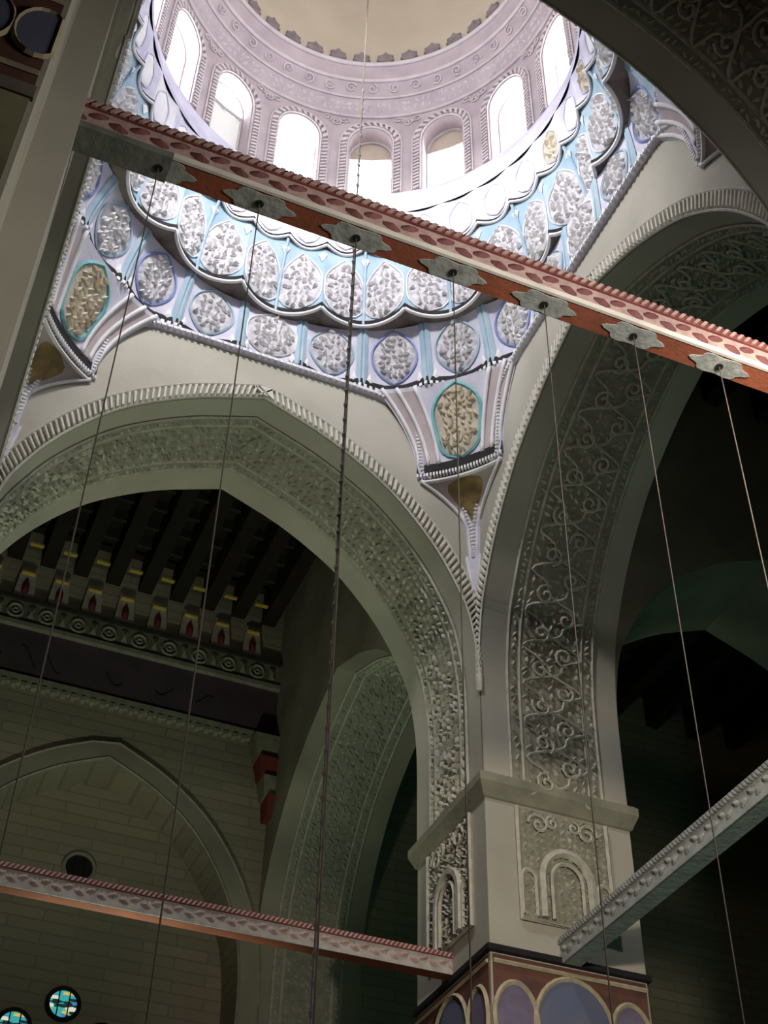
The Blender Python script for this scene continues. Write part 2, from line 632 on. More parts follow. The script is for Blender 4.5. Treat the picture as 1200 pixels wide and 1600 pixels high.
def spandrel_border(wall, fr, half):
    """pale moulded ribbon stepping down from the head of the wall into both corners"""
    pts = [((x - CX) / .485 * half, z) for x, z in SPANDREL]
    pts = pts + [(s, 2.256) for s in (pts[-1][0] * .5, 0, -pts[-1][0] * .5)] + [(-s, z) for s, z in reversed(pts)]
    # smooth by subdividing
    P = []
    for i in range(len(pts) - 1):
        for k in range(3):
            P.append((lerp(pts[i][0], pts[i + 1][0], k / 3), lerp(pts[i][1], pts[i + 1][1], k / 3)))
    P.append(pts[-1])

    def nrm(i):
        a, b = P[max(i - 1, 0)], P[min(i + 1, len(P) - 1)]
        tx, tz = b[0] - a[0], b[1] - a[1]
        l = math.hypot(tx, tz) or 1
        return -tz / l, tx / l
    path = []
    for i, (s, z) in enumerate(P):
        nx, nz = nrm(i)
        path.append(lambda a, h, s=s, z=z, nx=nx, nz=nz: fr.pt(max(-half, min(half, s - nx * a)), z - nz * a, h))
    rb = MB()
    rb.ribbon(path, [(-.010, 0), (-.010, .006), (-.004, .012), (.004, .012), (.010, .006), (.010, 0)])
    rb.build('spandrel_border', 'lilac', wall, smooth=False)
    rb2 = MB()
    rb2.tube([p(.010, .004) for p in path], .003, 4)
    rb2.build('border_fillet', 'white', wall)
    ds = MB()
    for i in range(0, len(P) - 1):
        for k in range(2):
            t0 = k / 2
            p0, p1 = path[i], path[i + 1]

            def mix(t, a, h):
                u, v = p0(a, h), p1(a, h)
                return tuple(lerp(u[d], v[d], t) for d in range(3))
            L = (Vector(p1(0, 0)) - Vector(p0(0, 0))).length
            if L < .006 and k:
                continue
            ds.hexa([mix(t0, -.008, .010), mix(t0 + .25, -.008, .010), mix(t0 + .3, -.001, .010), mix(t0 + .05, -.001, .010)],
                    [mix(t0, -.008, .0155), mix(t0 + .25, -.008, .0155), mix(t0 + .3, -.001, .0155), mix(t0 + .05, -.001, .0155)])
    stuff(ds.build('border_beads', 'white', wall))


rnd = random.Random(3)
wall_n, ar_n = arcade_wall('wall_north', 'pale stone spandrel wall with pointed arch facing the camera, left of the corner pier', FA, HX)
wall_e, ar_e = arcade_wall('wall_east', 'stone spandrel wall with deep shadowed pointed arch at right of the corner pier', FB, HY)
wall_s, ar_s = arcade_wall('wall_south', 'near dark arch crossing the top right corner of the view', FC, 0.497)
wall_w, ar_w = arcade_wall('wall_west', 'arcade wall closing the domed bay at the left edge', FD, HY)
for w, fr, ar, half in ((wall_n, FA, ar_n, HX), (wall_e, FB, ar_e, HY), (wall_s, FC, ar_s, 0.497), (wall_w, FD, ar_w, HY)):
    rope_band(w, fr, ar)
    spandrel_border(w, fr, half)
    if w in (wall_n, wall_w):
        soffit_carving(w, fr, ar, w1=.225, trellis=False, rnd=rnd)
    else:
        soffit_carving(w, fr, ar, rnd=rnd)

# ------------------------------------------------------------------ piers


def face_panel(pier, fr, w, z0, z1, rnd):
    """carved stucco panel with a framed arch; fr.pt(s, z, h): s from 0 across the pier face"""
    a, b = .062, w - .055
    g = MB()
    g.ribbon([lambda s, h, z=z: fr.pt(s, z, h) for z in (z0, z1)], [(a, 0), (a, .002), (b, .002), (b, 0)])
    g.build('panel_ground', 'stucco_ground', pier)
    f = MB()
    f.tube([fr.pt(a, z1, .005), fr.pt(a, z0, .005), fr.pt(b, z0, .005), fr.pt(b, z1, .005)], .0048, 4)
    f.build('panel_frame', 'stucco', pier)
    c = (a + b) / 2
    wv = (b - a)
    hw = wv * .27
    zb, zs = z0 + .008, z0 + (z1 - z0) * .38
    arch = MB()

    def half_arch(cx, r, zs, zb, n=16, rise=1.15):
        return [(cx - r, zb)] + [(cx - r * math.cos(PI * k / n), zs + r * rise * math.sin(PI * k / n)) for k in range(n + 1)] + [(cx + r, zb)]
    arch.tube([fr.pt(s, z, .007) for s, z in half_arch(c, hw, zs, zb)], .0085, 5)
    arch.tube([fr.pt(s, z, .009) for s, z in half_arch(c, hw * .62, zs, zb)], .004, 4)
    build_each(arch, 'panel_arch', 'stucco', pier)
    sd = MB()
    for sg in (-1, 1):
        cc = c + sg * wv * .41
        sd.tube([fr.pt(s, z, .006) for s, z in half_arch(cc, wv * .075, zs - .005, zb)], .004, 4)
    build_each(sd, 'panel_side_arch', 'stucco', pier)
    cb = MB()
    blobs(cb, lambda s, z, h: fr.pt(s, z, h + .002), a + .006, b - .006, z0 + .006, z1, .0125, .007, rnd)
    stuff(cb.build('panel_arabesque', 'stucco', pier))
    sc_ = MB()
    for sg in (-1, 1):
        scroll(sc_, lambda s, z, h: fr.pt(s, z, h), c + sg * wv * .27, z1 - .03, .022, 0 if sg > 0 else PI, .0032, .008, sg)
        scroll(sc_, lambda s, z, h: fr.pt(s, z, h), c + sg * wv * .12, z1 - .022, .014, PI / 2, .0028, .008, -sg)
    build_each(sc_, 'panel_scroll', 'stucco', pier)


def painted_face(pier, fr, w, z0, z1):
    """red ground with blue and violet roundels ringed in cream rope"""
    g = MB()
    g.ribbon([lambda s, h, z=z: fr.pt(s, z, h) for z in (z0, z1)], [(0.004, 0), (0.004, .002), (w - .004, .002), (w - .004, 0)])
    g.build('painted_ground', 'paint_red', pier)
    zc = (z0 + z1) / 2
    c = w / 2
    for cx_, rx, rz, m in ((c, .070, .082, 'paint_blue'), (c - .108, .036, .058, 'paint_violet'), (c + .108, .036, .058, 'paint_violet')):
        d = MB()
        n = 28
        pts = [(cx_ + rx * math.cos(2 * PI * k / n), zc + rz * math.sin(2 * PI * k / n)) for k in range(n)]
        d.add([fr.pt(s, z, .005) for s, z in pts] + [fr.pt(s, z, .001) for s, z in pts],
              [tuple(range(n))] + [(k, (k + 1) % n, n + (k + 1) % n, n + k) for k in range(n)])
        ro = d.build('roundel', m, pier)
        t = MB()
        t.tube([fr.pt(cx_ + (rx + .003) * math.cos(2 * PI * k / n), zc + (rz + .003) * math.sin(2 * PI * k / n), .005) for k in range(n)], .0045, 4, True)
        t.build('rope_ring', 'paint_cream', ro)
    e = MB()
    for z in (z0 + .008, z1 - .012):
        e.tube([fr.pt(.004, z, .004), fr.pt(w - .004, z, .004)], .004, 4)
    build_each(e, 'painted_border', 'paint_cream', pier)


def small_frieze(pier, fr, w, z0, z1):
    """narrow red frieze with a row of small blue ovals ringed in cream rope, yellow mottled stone below"""
    g = MB()
    g.ribbon([lambda s, h, z=z: fr.pt(s, z, h) for z in (z0, z1)], [(0.004, 0), (0.004, .002), (w - .004, .002), (w - .004, 0)])
    g.build('painted_ground', 'paint_red', pier)
    zc = .958
    n = 20
    s = w - .012
    while s > .02:
        d = MB()
        pts = [(min(w - .001, s + .0185 * math.cos(2 * PI * k / n)), zc + .030 * math.sin(2 * PI * k / n)) for k in range(n)]
        d.add([fr.pt(a, z, .005) for a, z in pts] + [fr.pt(a, z, .001) for a, z in pts],
              [tuple(range(n))] + [(k, (k + 1) % n, n + (k + 1) % n, n + k) for k in range(n)])
        ro = d.build('roundel', 'paint_blue', pier)
        t = MB()
        t.tube([fr.pt(min(w - .001, s + .0205 * math.cos(2 * PI * k / n)), zc + .0325 * math.sin(2 * PI * k / n), .004) for k in range(n)], .0026, 4, True)
        t.build('rope_ring', 'paint_cream', ro)
        s -= .0425
    for z in (.906, 1.012):
        e = MB()
        e.tube([fr.pt(.004, z, .003), fr.pt(w - .004, z, .003)], .0028, 4)
        e.build('painted_border', 'paint_cream', pier)


def ring_sweep(mb, x0, y0, x1, y1, prof):
    """square moulding round a pier; prof = [(offset, z)]"""
    vs = []
    for o, z in prof:
        vs += [(x0 - o, y0 - o, z), (x1 + o, y0 - o, z), (x1 + o, y1 + o, z), (x0 - o, y1 + o, z)]
    n = len(prof)
    mb.add(vs, [(j * 4 + i, j * 4 + (i + 1) % 4, (j + 1) * 4 + (i + 1) % 4, (j + 1) * 4 + i) for j in range(n - 1) for i in range(4)]
           + [(0, 1, 2, 3), tuple((n - 1) * 4 + i for i in range(4))])


def pier(label, x0, y0, faces, top=2.89, x_w=T, y_w=T, near=False):
    x1, y1 = x0 + x_w, y0 + y_w
    p = empty('stone_pier', ((x0 + x1) / 2, (y0 + y1) / 2, FLOOR))
    tag(p, label, 'pier', 'square piers of the domed hall')
    b = MB()
    if near:
        L = [(x0, y0), (x1 - .031, y0), (x1 - .031, y0 + .10), (x1, y0 + .10), (x1, y1), (x0, y1)]
        b.add([(x, y, FLOOR) for x, y in L] + [(x, y, top) for x, y in L],
              [tuple(range(6))[::-1], tuple(range(6, 12))] + [(i, (i + 1) % 6, 6 + (i + 1) % 6, 6 + i) for i in range(6)])
        b.build('shaft', 'stone', p)
    else:
        b.box((x0, y0, FLOOR), (x1, y1, top))
        b.build('shaft', 'stone', p)
    i = MB()
    ring_sweep(i, x0, y0, x1, y1, [(0, 1.290), (.004, 1.292), (.007, 1.300), (.015, 1.318), (.015, 1.334), (.009, 1.340), (0, 1.345)])
    i.build('impost_moulding', 'impost', p)
    k = MB()
    if not near:
        ring_sweep(k, x0, y0, x1, y1, [(0, .998), (.007, 1.000), (.007, 1.010), (0, 1.014)])
        k.build('black_string_course', 'black', p)
    k = MB()
    if near:
        k.box((x0, y0 - .004, .873), (x1 - .033, y0, .888))
    else:
        ring_sweep(k, x0, y0, x1, y1, [(0, .760), (.006, .764), (.006, .776), (0, .780)])
    k.build('lower_string_course', 'shade_brown', p)
    k = MB()
    if near:
        k.box((x0 + .002, y0 - .002, FLOOR), (x1 - .035, y0 + .01, .873))
    else:
        ring_sweep(k, x0, y0, x1, y1, [(.003, FLOOR), (.003, .760)])
    k.build('marble_dado', 'marble', p)
    for f in faces:
        fr, w = {'S': (Fr((x0, y0), (1, 0), (0, -1)), x_w), 'N': (Fr((x1, y1), (-1, 0), (0, 1)), x_w),
                 'W': (Fr((x0, y1), (0, -1), (-1, 0)), y_w), 'E': (Fr((x1, y0), (0, 1), (1, 0)), y_w)}[f]
        if near and f == 'S':
            small_frieze(p, fr, w - .031, .885, 1.06)
            continue
        if near:
            continue
        painted_face(p, fr, w, .785, .995)
        face_panel(p, fr, w, 1.068, 1.285, rnd)
    return p


pier_ne = pier('carved stone corner pier between the two lit arches', X1, Y1, 'SW')
pier_se = pier('stone pier carrying the right end of the near beam', X1, Y0 - T, 'SN')
pier_sw = pier('near stone pier at left edge carrying the long red beam', -.014 - T, Y0 - T, 'SE', near=True)
pier_nw = pier('stone pier at the left foot of the facing arch', X0 - T, Y1, 'SE')

# ------------------------------------------------------------------ stalactite (muqarnas) zone


def pol(th, r, z):
    return (CX + r * math.cos(th), CY + r * math.sin(th), z)


def rwall(th):
    c, s = abs(math.cos(th)), abs(math.sin(th))
    return min(HX / c if c > 1e-6 else 9, HY / s if s > 1e-6 else 9)


def smin(a, b, k):
    h = max(k - abs(a - b), 0) / k
    return min(a, b) - h * h * k * .25


def on(surf, u, v, h):
    """point h in front of a surface (towards the axis of the dome)"""
    e = .004
    p = Vector(surf(u, v))
    du = Vector(surf(u + e, v)) - Vector(surf(u - e, v))
    dv = Vector(surf(u, v + e)) - Vector(surf(u, v - e))
    n = du.cross(dv)
    if n.length < 1e-12:
        return p
    n.normalize()
    if n.dot(Vector((CX, CY, p.z - .15)) - p) < 0:
        n = -n
    return p + n * h


def leaf_w(v, top=1.7, bot=3.0):
    return (1 - max(0, v) ** top) * (1 - max(0, -v) ** bot)


def leaf(surf, cu, cv, wu, wv, off, name, m, parent, top=1.7, bot=3.0, outline=None, r=.003):
    mb = MB()

    def fn(i, j):
        x, v = 2 * i - 1, 2 * j - 1
        hw = max(leaf_w(v, top, bot), .02)
        return on(surf, cu + wu * hw * x, cv + wv * v, .0005 + off * math.sqrt(max(0, 1 - x * x)) * min(1, 1.6 * (1 - v * v) ** .5 + .1))
    mb.grid(fn, 8, 10)
    o = mb.build(name, m, parent, smooth=True)
    if m in ('leaf', 'leaf_gold'):
        cvg = MB()
        rl = random.Random(int(cu * 1000) + len(bpy.data.objects))
        mid = Vector(surf(cu, cv))
        su = (Vector(surf(cu + wu, cv)) - mid).length / wu
        sv = (Vector(surf(cu, cv + wv)) - mid).length / wv

        def mpl(a, b, h):
            return on(surf, cu + a / su, cv + b / sv, off * .75 + h)
        blobs(cvg, mpl, -wu * su, wu * su, -wv * sv, wv * sv, .0140, .010, rl,
              keep=lambda a, b: abs(a) < wu * su * leaf_w(b / (wv * sv), top, bot) - .008)
        stuff(cvg.build('leaf_carving', 'leaf_relief' if m == 'leaf' else 'gold_relief', o if parent.parent is None else parent))
    if outline:
        t = MB()
        path = []
        for k in range(15):
            v = -1 + 2 * k / 14
            path.append(on(surf, cu + wu * (leaf_w(v, top, bot) + .06), cv + wv * v, .002))
        for k in range(13, 0, -1):
            v = -1 + 2 * k / 14
            path.append(on(surf, cu - wu * (leaf_w(v, top, bot) + .06), cv + wv * v, .002))
        t.tube(path, r, 4, True)
        t.build('leaf_outline', outline, parent)
    return o


def edge_trim(surf, parent, dark=.011, rope=.0045, dashes=False, v0=0.0, ends=(0, 1), under=.07, n=16, depth_out=True):
    """black band at the foot of a niche, white rope below it and the underside returning to the wall"""
    us = [ends[0] + (ends[1] - ends[0]) * k / n for k in range(n + 1)]
    P = [Vector(surf(u, v0)) for u in us]
    z = P[0].z

    def out(p, d, dz=0.0):
        c = Vector((p.x - CX, p.y - CY, 0)).normalized()
        return Vector((p.x + c.x * d, p.y + c.y * d, p.z + dz))
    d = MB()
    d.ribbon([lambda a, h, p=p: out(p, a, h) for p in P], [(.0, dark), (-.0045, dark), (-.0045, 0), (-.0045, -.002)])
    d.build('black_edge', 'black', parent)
    r = MB()
    if dashes:
        for i in range(n):
            for k in range(2):
                a = P[i].lerp(P[i + 1], k * .5)
                b = P[i].lerp(P[i + 1], k * .5 + .27)
                q = lambda p, s, dz: out(p, s, dz)
                r.hexa([q(a, -.007, -.010), q(b, -.007, -.010), q(b, .003, -.010), q(a, .003, -.010)],
                       [q(a, -.007, -.001), q(b, -.007, -.001), q(b, .003, -.001), q(a, .003, -.001)])
        stuff(r.build('rope_dashes', 'white', parent))
    else:
        r.tube([out(p, -.003, -.005) for p in P], rope, 5)
        r.build('rope_trim', 'white', parent, smooth=True)
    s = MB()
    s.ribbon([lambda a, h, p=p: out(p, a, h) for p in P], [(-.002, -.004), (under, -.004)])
    s.build('underside', 'shade_brown', parent)  # shade under the overhang is put into this dark colour


def R2(th):
    return smin(rwall(th), .572, .03)


def R2t(th):
    return min(rwall(th) + .004, .531)


# corner pendentives (tiers below the ring)
TH_A = math.radians(59.5)


def pendentive(sx, sy, label):
    cxn, cyn = (X1 if sx > 0 else X0), (Y1 if sy > 0 else Y0)
    root = empty('muqarnas_pendentive', (cxn - sx * .02, cyn - sy * .02, 1.55))
    tag(root, label, 'pendentive', 'corner pendentives under the dome')
    A = Vector((cxn - sx * .135, cyn, 0))
    B = Vector((cxn, cyn - sy * .145, 0))
    Mid = Vector((cxn - sx * .058, cyn - sy * .062, 0))
    C2 = Mid * 2 - (A + B) * .5
    Cn = Vector((cxn, cyn, 0))

    def bot(u):
        return A * (1 - u) ** 2 + C2 * 2 * u * (1 - u) + B * u * u
    # end angles on the wall planes
    xa, yb = .235, .25
    thA = math.atan2(sy * HY, sx * (HX - xa))
    thB = math.atan2(sy * (HY - yb), sx * HX)
    if thB - thA > PI:
        thB -= 2 * PI
    if thA - thB > PI:
        thB += 2 * PI

    def top(u):
        th = lerp(thA, thB, u)
        p = pol(th, R2(th), 0)
        return Vector((p[0], p[1], 0))

    def s1(u, v):
        t = max(0, v) ** 2.0
        p = bot(u).lerp(top(u), t)
        return (p.x, p.y, lerp(2.045, 2.262, v))

    def s0(u, v):
        t = max(0, v) ** 3.2
        p = Cn.lerp(bot(u), t)
        return (p.x, p.y, lerp(1.83, 2.03, v))
    b = MB()
    b.grid(s1, 36, 12)
    nb = b.build('niche_body', 'lilac', root, smooth=True)
    leaf(s1, .5, .55, .205, .42, .006, 'carved_leaf', 'leaf_gold', root, top=2.6, bot=6, outline='teal', r=.0045)
    rb = MB()
    for u in (.035, .13, .245, .755, .87, .965):
        rb.tube([on(s1, u, lerp(.10, 1, k / 12), .003) for k in range(0, 13)], .0048, 5)
    build_each(rb, 'flank_rib', 'white', root, smooth=True)
    pan = MB()
    for ua, ub in ((.05, .115), (.145, .23), (.77, .855), (.885, .95)):
        pan.grid(lambda i, j: on(s1, lerp(ua, ub, i), lerp(.13, .96, j), .0012), 2, 8)
    build_each(pan, 'flank_panel', M['lilac_rose'], root)
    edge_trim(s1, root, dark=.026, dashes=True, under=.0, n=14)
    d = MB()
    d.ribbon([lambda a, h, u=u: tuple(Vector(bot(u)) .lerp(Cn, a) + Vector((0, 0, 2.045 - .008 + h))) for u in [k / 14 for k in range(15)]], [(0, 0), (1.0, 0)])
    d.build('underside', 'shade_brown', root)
    l = MB()
    l.grid(s0, 16, 12)
    l.build('lower_squinch', 'lilac_rose', root, smooth=True)
    leaf(s0, .5, .78, .30, .20, .003, 'gilded_squinch_panel', 'gold', root, top=6, bot=1.2)
    e = MB()
    e.tube([on(s0, u, .985, .002) for u in [k / 14 for k in range(15)]], .0045, 5)
    for u in (.04, .96):
        e.tube([on(s0, u, k / 12, .003) for k in range(13)], .0045, 5)
    build_each(e, 'squinch_edge', 'white', root, smooth=True)
    # slim strip running down the corner
    st = MB()
    st.hexa([(cxn - sx * .004, cyn, 1.66), (cxn, cyn, 1.66), (cxn, cyn - sy * .004, 1.66), (cxn - sx * .003, cyn - sy * .003, 1.66)],
            [(cxn - sx * .026, cyn, 1.845), (cxn, cyn, 1.845), (cxn, cyn - sy * .026, 1.845), (cxn - sx * .014, cyn - sy * .014, 1.845)])
    st.build('corner_strip', 'lilac', root)
    tt = MB()
    for dx, dy in ((.024, .003), (.003, .024)):
        tt.tube([(cxn - sx * .006, cyn - sy * .006, 1.70), (cxn - sx * dx, cyn - sy * dy, 1.85)], .003, 5)
    build_each(tt, 'strip_moulding', 'white', root)
    return root


pendentive(1, 1, 'carved pendentive over the corner pier, with gilded leaf niche')
pendentive(-1, 1, 'carved pendentive at left, half behind the near pier')
pendentive(1, -1, 'carved pendentive at upper right behind the near arch')
pendentive(-1, -1, 'carved pendentive over the near left pier')

# tier of 24 niches
t2 = empty('muqarnas_tier', (CX, CY, ZT))
tag(t2, 'lower ring of pale carved niches with blue ribs, just above the spandrels', 'muqarnas', 'muqarnas rings')
NC2 = 24
for k in range(NC2):
    tc = 2 * PI * k / NC2
    dth = PI / NC2

    def s2(u, v, tc=tc, dth=dth):
        th = tc + (2 * u - 1) * dth
        c = math.cos((2 * u - 1) * PI / 2)
        rb = R2(th) + .018 * c
        rt = R2t(th) + .004 * c
        return pol(th, lerp(rb, rt, max(0, v) ** 1.6), lerp(ZT + .006, 2.425, v))
    b = MB()
    b.grid(s2, 10, 8)
    cell = b.build('niche', 'lilac', t2, smooth=True)
    wide = (k % 6 == 0)
    leaf(s2, .5, .55, .40 if wide else .335, .42, .006, 'carved_leaf', 'leaf', cell, top=2.4, bot=5 if wide else 2.2,
         outline='white' if wide else ('blue' if k % 2 else 'indigo'), r=.003)
    rib = MB()
    rib.ribbon([lambda a, h, v=v: on(s2, .0 + a, v, h) for v in [j / 8 for j in range(9)]], [(.0, .002), (.02, .005), (.085, .002)])
    rib.ribbon([lambda a, h, v=v: on(s2, 1. - a, v, h) for v in [j / 8 for j in range(9)]], [(.0, .002), (.02, .005), (.085, .002)])
    build_each(rib, 'blue_rib', 'blue', cell)
    for u in (.12, .88):
        dm = MB()
        dm.add([on(s2, u - .05, .12, .003), on(s2, u, .04, .003), on(s2, u + .05, .12, .003), on(s2, u, .26, .003), on(s2, u, .14, .006)],
               [(0, 1, 4), (1, 2, 4), (2, 3, 4), (3, 0, 4)])
        dm.build('white_diamond', 'white', cell)
    ang = math.degrees(tc) % 90
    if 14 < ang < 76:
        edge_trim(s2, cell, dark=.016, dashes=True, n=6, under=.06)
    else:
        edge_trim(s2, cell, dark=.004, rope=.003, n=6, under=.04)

# tier of 16 lobes, two leaves each
Z3a, Z3b = 2.425, 2.640
t3 = empty('muqarnas_tier', (CX, CY, Z3a))
tag(t3, 'middle ring of sky blue lobes each holding two white carved leaves', 'muqarnas', 'muqarnas rings')
for k in range(16):
    tc = 2 * PI * k / 16
    dth = PI / 16

    def s3(u, v, tc=tc, dth=dth):
        th = tc + (2 * u - 1) * dth
        x = abs(2 * u - 1)
        c = math.cos(x * PI / 2) ** .8 if x < 1 else 0
        c2 = abs(math.sin(2 * PI * u))
        rb = .487 + .036 * c
        rt = .478 + .008 * c2
        return pol(th, lerp(rb, rt, max(0, v) ** 1.8), lerp(Z3a, Z3b, v) + .012 * (1 - c) * (1 - v))
    b = MB()
    b.grid(s3, 16, 10)
    lobe = b.build('lobe', 'blue', t3, smooth=True)
    for cu in (.255, .745):
        leaf(s3, cu, .48, .228, .42, .007, 'carved_leaf', 'leaf', lobe, top=2.0, bot=6, outline='white', r=.0022)
    for u in (.03, .5, .97):
        dm = MB()
        dm.add([on(s3, u - .05, .90, .003), on(s3, u, .78, .003), on(s3, u + .05, .90, .003), on(s3, u, .94, .003), on(s3, u, .88, .007)],
               [(0, 1, 4), (1, 2, 4), (2, 3, 4), (3, 0, 4)])
        if u < .9:
            dm.build('white_diamond', 'white', lobe)
    rib = MB()
    rib.tube([on(s3, .5, v, .003) for v in [j / 8 for j in range(9)]], .004, 5)
    rib.build('blue_rib', 'blue', lobe)
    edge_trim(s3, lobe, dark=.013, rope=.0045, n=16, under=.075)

# upper tier of 32 small cells
Z4a, Z4b = 2.640, 2.775
t4 = empty('muqarnas_tier', (CX, CY, Z4a))
tag(t4, 'upper ring of small lilac and white niches, below the windows', 'muqarnas', 'muqarnas rings')
for k in range(32):
    tc = 2 * PI * (k + .5) / 32
    dth = PI / 32

    def s4(u, v, tc=tc, dth=dth):
        th = tc + (2 * u - 1) * dth
        c = math.cos((2 * u - 1) * PI / 2)
        return pol(th, lerp(.470 + .018 * c, .464 + .006 * c, max(0, v) ** 1.5), lerp(Z4a, Z4b, v) + .008 * (1 - c) * (1 - v))
    b = MB()
    b.grid(s4, 10, 6)
    cell = b.build('niche', 'lilac' if k % 4 else 'white', t4, smooth=True)
    leaf(s4, .5, .52, .30, .38, .004, 'niche_leaf', 'white' if k % 5 else 'leaf_gold', cell, top=2.4, bot=6, outline='lilac', r=.002)
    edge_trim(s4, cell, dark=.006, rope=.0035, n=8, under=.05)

# sloping sill ring up to the windows
sill = MB()
NR = 96
prof = [(.464, 2.775), (.461, 2.785), (.468, 2.795), (.472, 2.83), (.478, 2.865), (.486, 2.885), (.486, 2.893), (.52, 2.893)]
sill.ribbon([lambda r, z, i=i: pol(2 * PI * i / NR, r, z) for i in range(NR + 1)], prof)
so = sill.build('sill_moulding', 'lilac', None, smooth=False, base=(CX, CY, 2.775))
tag(so, 'pale sloping moulded ring between the muqarnas and the windows', 'moulding')

# ------------------------------------------------------------------ drum and windows
RD = 0.488
WD = 0.075       # wall thickness of the drum
Z_SILL, Z_SPR, Z_TOP, Z_DR = 2.893, 3.115, 3.195, 3.245
WA = math.radians(6.5)   # half angle of a window

NARC = 12


def win_outline():
    """(angle, z) from lower left round the head to lower right"""
    o = [(-WA, Z_SILL), (-WA, Z_SPR - .08), (-WA, Z_SPR)]
    for i in range(1, NARC):
        a = PI - PI * i / NARC
        o.append((WA * math.cos(a), Z_SPR + (Z_TOP - Z_SPR) * math.sin(a)))
    return o + [(WA, Z_SPR), (WA, Z_SPR - .08), (WA, Z_SILL)]


drum = MB()
DA = PI / 16
for k in range(16):
    tc = 2 * PI * k / 16
    for rr in (RD, RD + WD):
        for a0, a1 in ((-DA, -WA), (WA, DA)):
            drum.grid(lambda i, j: pol(tc + lerp(a0, a1, i), rr, lerp(Z_SILL, Z_DR, j)), 2, 3)
        o = win_outline()[2:-2]
        vs = [pol(tc + a, rr, z) for a, z in o] + [pol(tc + a, rr, Z_DR) for a, z in o]
        n = len(o)
        drum.add(vs, [(i, i + 1, n + i + 1, n + i) for i in range(n - 1)])
    # reveals
    o = win_outline()
    n = len(o)
    drum.add([pol(tc + a, RD, z) for a, z in o] + [pol(tc + a, RD + WD, z) for a, z in o], [(i, i + 1, n + i + 1, n + i) for i in range(n - 1)])
    drum.grid(lambda i, j: pol(tc + lerp(-WA, WA, i), lerp(RD, RD + WD, j), Z_SILL), 2, 1)
dr = drum.build('wall_drum', 'lilac_rose')
tag(dr, 'rose and lilac plastered drum pierced by arched windows', kind='structure')

names = {4: 'lit arched drum window directly above the facing arch, third from left', 3: 'drum window with beige lunette, just right of the hanging chain',
         2: 'drum window with beige lunette, second right of the hanging chain', 1: 'bright drum window, right of the two with beige lunettes',
         0: 'tall narrow drum window seen obliquely at right', 5: 'dull grey drum window, second from left',
         6: 'bright drum window furthest left, seen obliquely', 15: 'drum window cut off by the dark near arch'}
for k in range(16):
    tc = 2 * PI * k / 16
    w = empty('window_%d' % (k + 1), pol(tc, RD + WD * .6, Z_SILL))
    tag(w, names.get(k, 'arched drum window behind the view, out of frame to the south'), kind='structure')
    rp = RD + WD * .62
    ztr = Z_SPR - .012
    # lower pane
    lo = MB()
    lo.grid(lambda i, j: pol(tc + lerp(-WA, WA, i), rp, lerp(Z_SILL, ztr, j)), 4, 1)
    if k == 5:
        lo.build('pane', 'dull_pane', w)
    else:
        lo.build('pane', 'sky_pane', w)
    lu = MB()
    o = [(-WA, ztr)] + win_outline()[2:-2] + [(WA, ztr)]
    lu.add([pol(tc + a, rp, z) for a, z in o], [tuple(range(len(o)))])
    lu.build('lunette', 'lunette' if k in (2, 3) else 'sky_pane', w)
    fr_ = MB()
    fr_.tube([pol(tc + a * .97, rp - .004, z) for a, z in win_outline()], .0045, 4)
    fr_.build('frame', 'frame', w)
    tr = MB()
    tr.tube([pol(tc - WA, rp - .005, ztr), pol(tc, rp - .005, ztr), pol(tc + WA, rp - .005, ztr)], .005, 4)
    tr.build('transom', 'frame', w)
    bd = MB()
    ol = win_outline()

    def grow(d):
        r = []
        for a, z in ol:
            if z <= Z_SPR + 1e-6:
                r.append((a + math.copysign(d / RD, a), z))
            else:
                l = math.hypot(a * RD, z - Z_SPR)
                r.append((a + d / RD * a * RD / l, z + d * (z - Z_SPR) / l))
        return r
    for d, rr in ((.005, .0028), (.026, .0028)):
        bd.tube([pol(tc + a, RD - .003, z) for a, z in grow(d)], rr, 4)
    build_each(bd, 'border_fillet', 'rose_line', w)
    # rope strands between the fillets
    st = MB()
    g0, g1 = grow(.008), grow(.023)
    for i in range(len(g0) - 1):
        m = max(1, int(math.hypot((g0[i + 1][0] - g0[i][0]) * RD, g0[i + 1][1] - g0[i][1]) / .014))
        for j in range(m):
            def L(g, t):
                return (lerp(g[i][0], g[i + 1][0], t), lerp(g[i][1], g[i + 1][1], t))
            a, b = L(g0, j / m), L(g0, (j + .5) / m)
            c, d = L(g1, min(1.2, (j + .95) / m)), L(g1, min(1.2, (j + .45) / m))
            q = [pol(tc + x, RD - .001, z) for x, z in (a, b, c, d)]
            q2 = [pol(tc + x, RD - .008, z) for x, z in (a, b, c, d)]
            st.hexa(q, q2)
    stuff(st.build('rope_strands', 'rose_line', w))

# transition cove: mouldings, carved frieze, crest, dome
cove = MB()


def cove_r(z):
    return lerp(RD, .420, ((z - Z_DR) / (3.405 - Z_DR)) ** .9)


cove.ribbon([lambda r, z, i=i: pol(2 * PI * i / NR, cove_r(z), z) for i in range(NR + 1)], [(0, lerp(Z_DR, 3.405, j / 8)) for j in range(9)])
cv = cove.build('ceiling_cove', 'lilac_rose', smooth=True)
tag(cv, 'rose plaster cove curving in from the windows to the dome', kind='structure')
for zz, rr, nm in ((3.246, .005, 'lower_ring_moulding'), (3.300, .004, 'ring_fillet'), (3.352, .006, 'upper_ring_moulding'), (3.402, .007, 'crest_ring_moulding')):
    t = MB()
    t.tube([pol(2 * PI * i / NR, cove_r(zz) - .002, zz) for i in range(NR)], rr, 5, True)
    t.build(nm, 'rose_line', cv, smooth=True)
fz = MB()
mpc = lambda a, b, h: pol(a / .45, cove_r(b) - h, b)
blobs(fz, mpc, 0, 2 * PI * .45, 3.256, 3.292, .017, .004, rnd)
stuff(fz.build('frieze_leaves', 'rose_line', cv))
fz = MB()
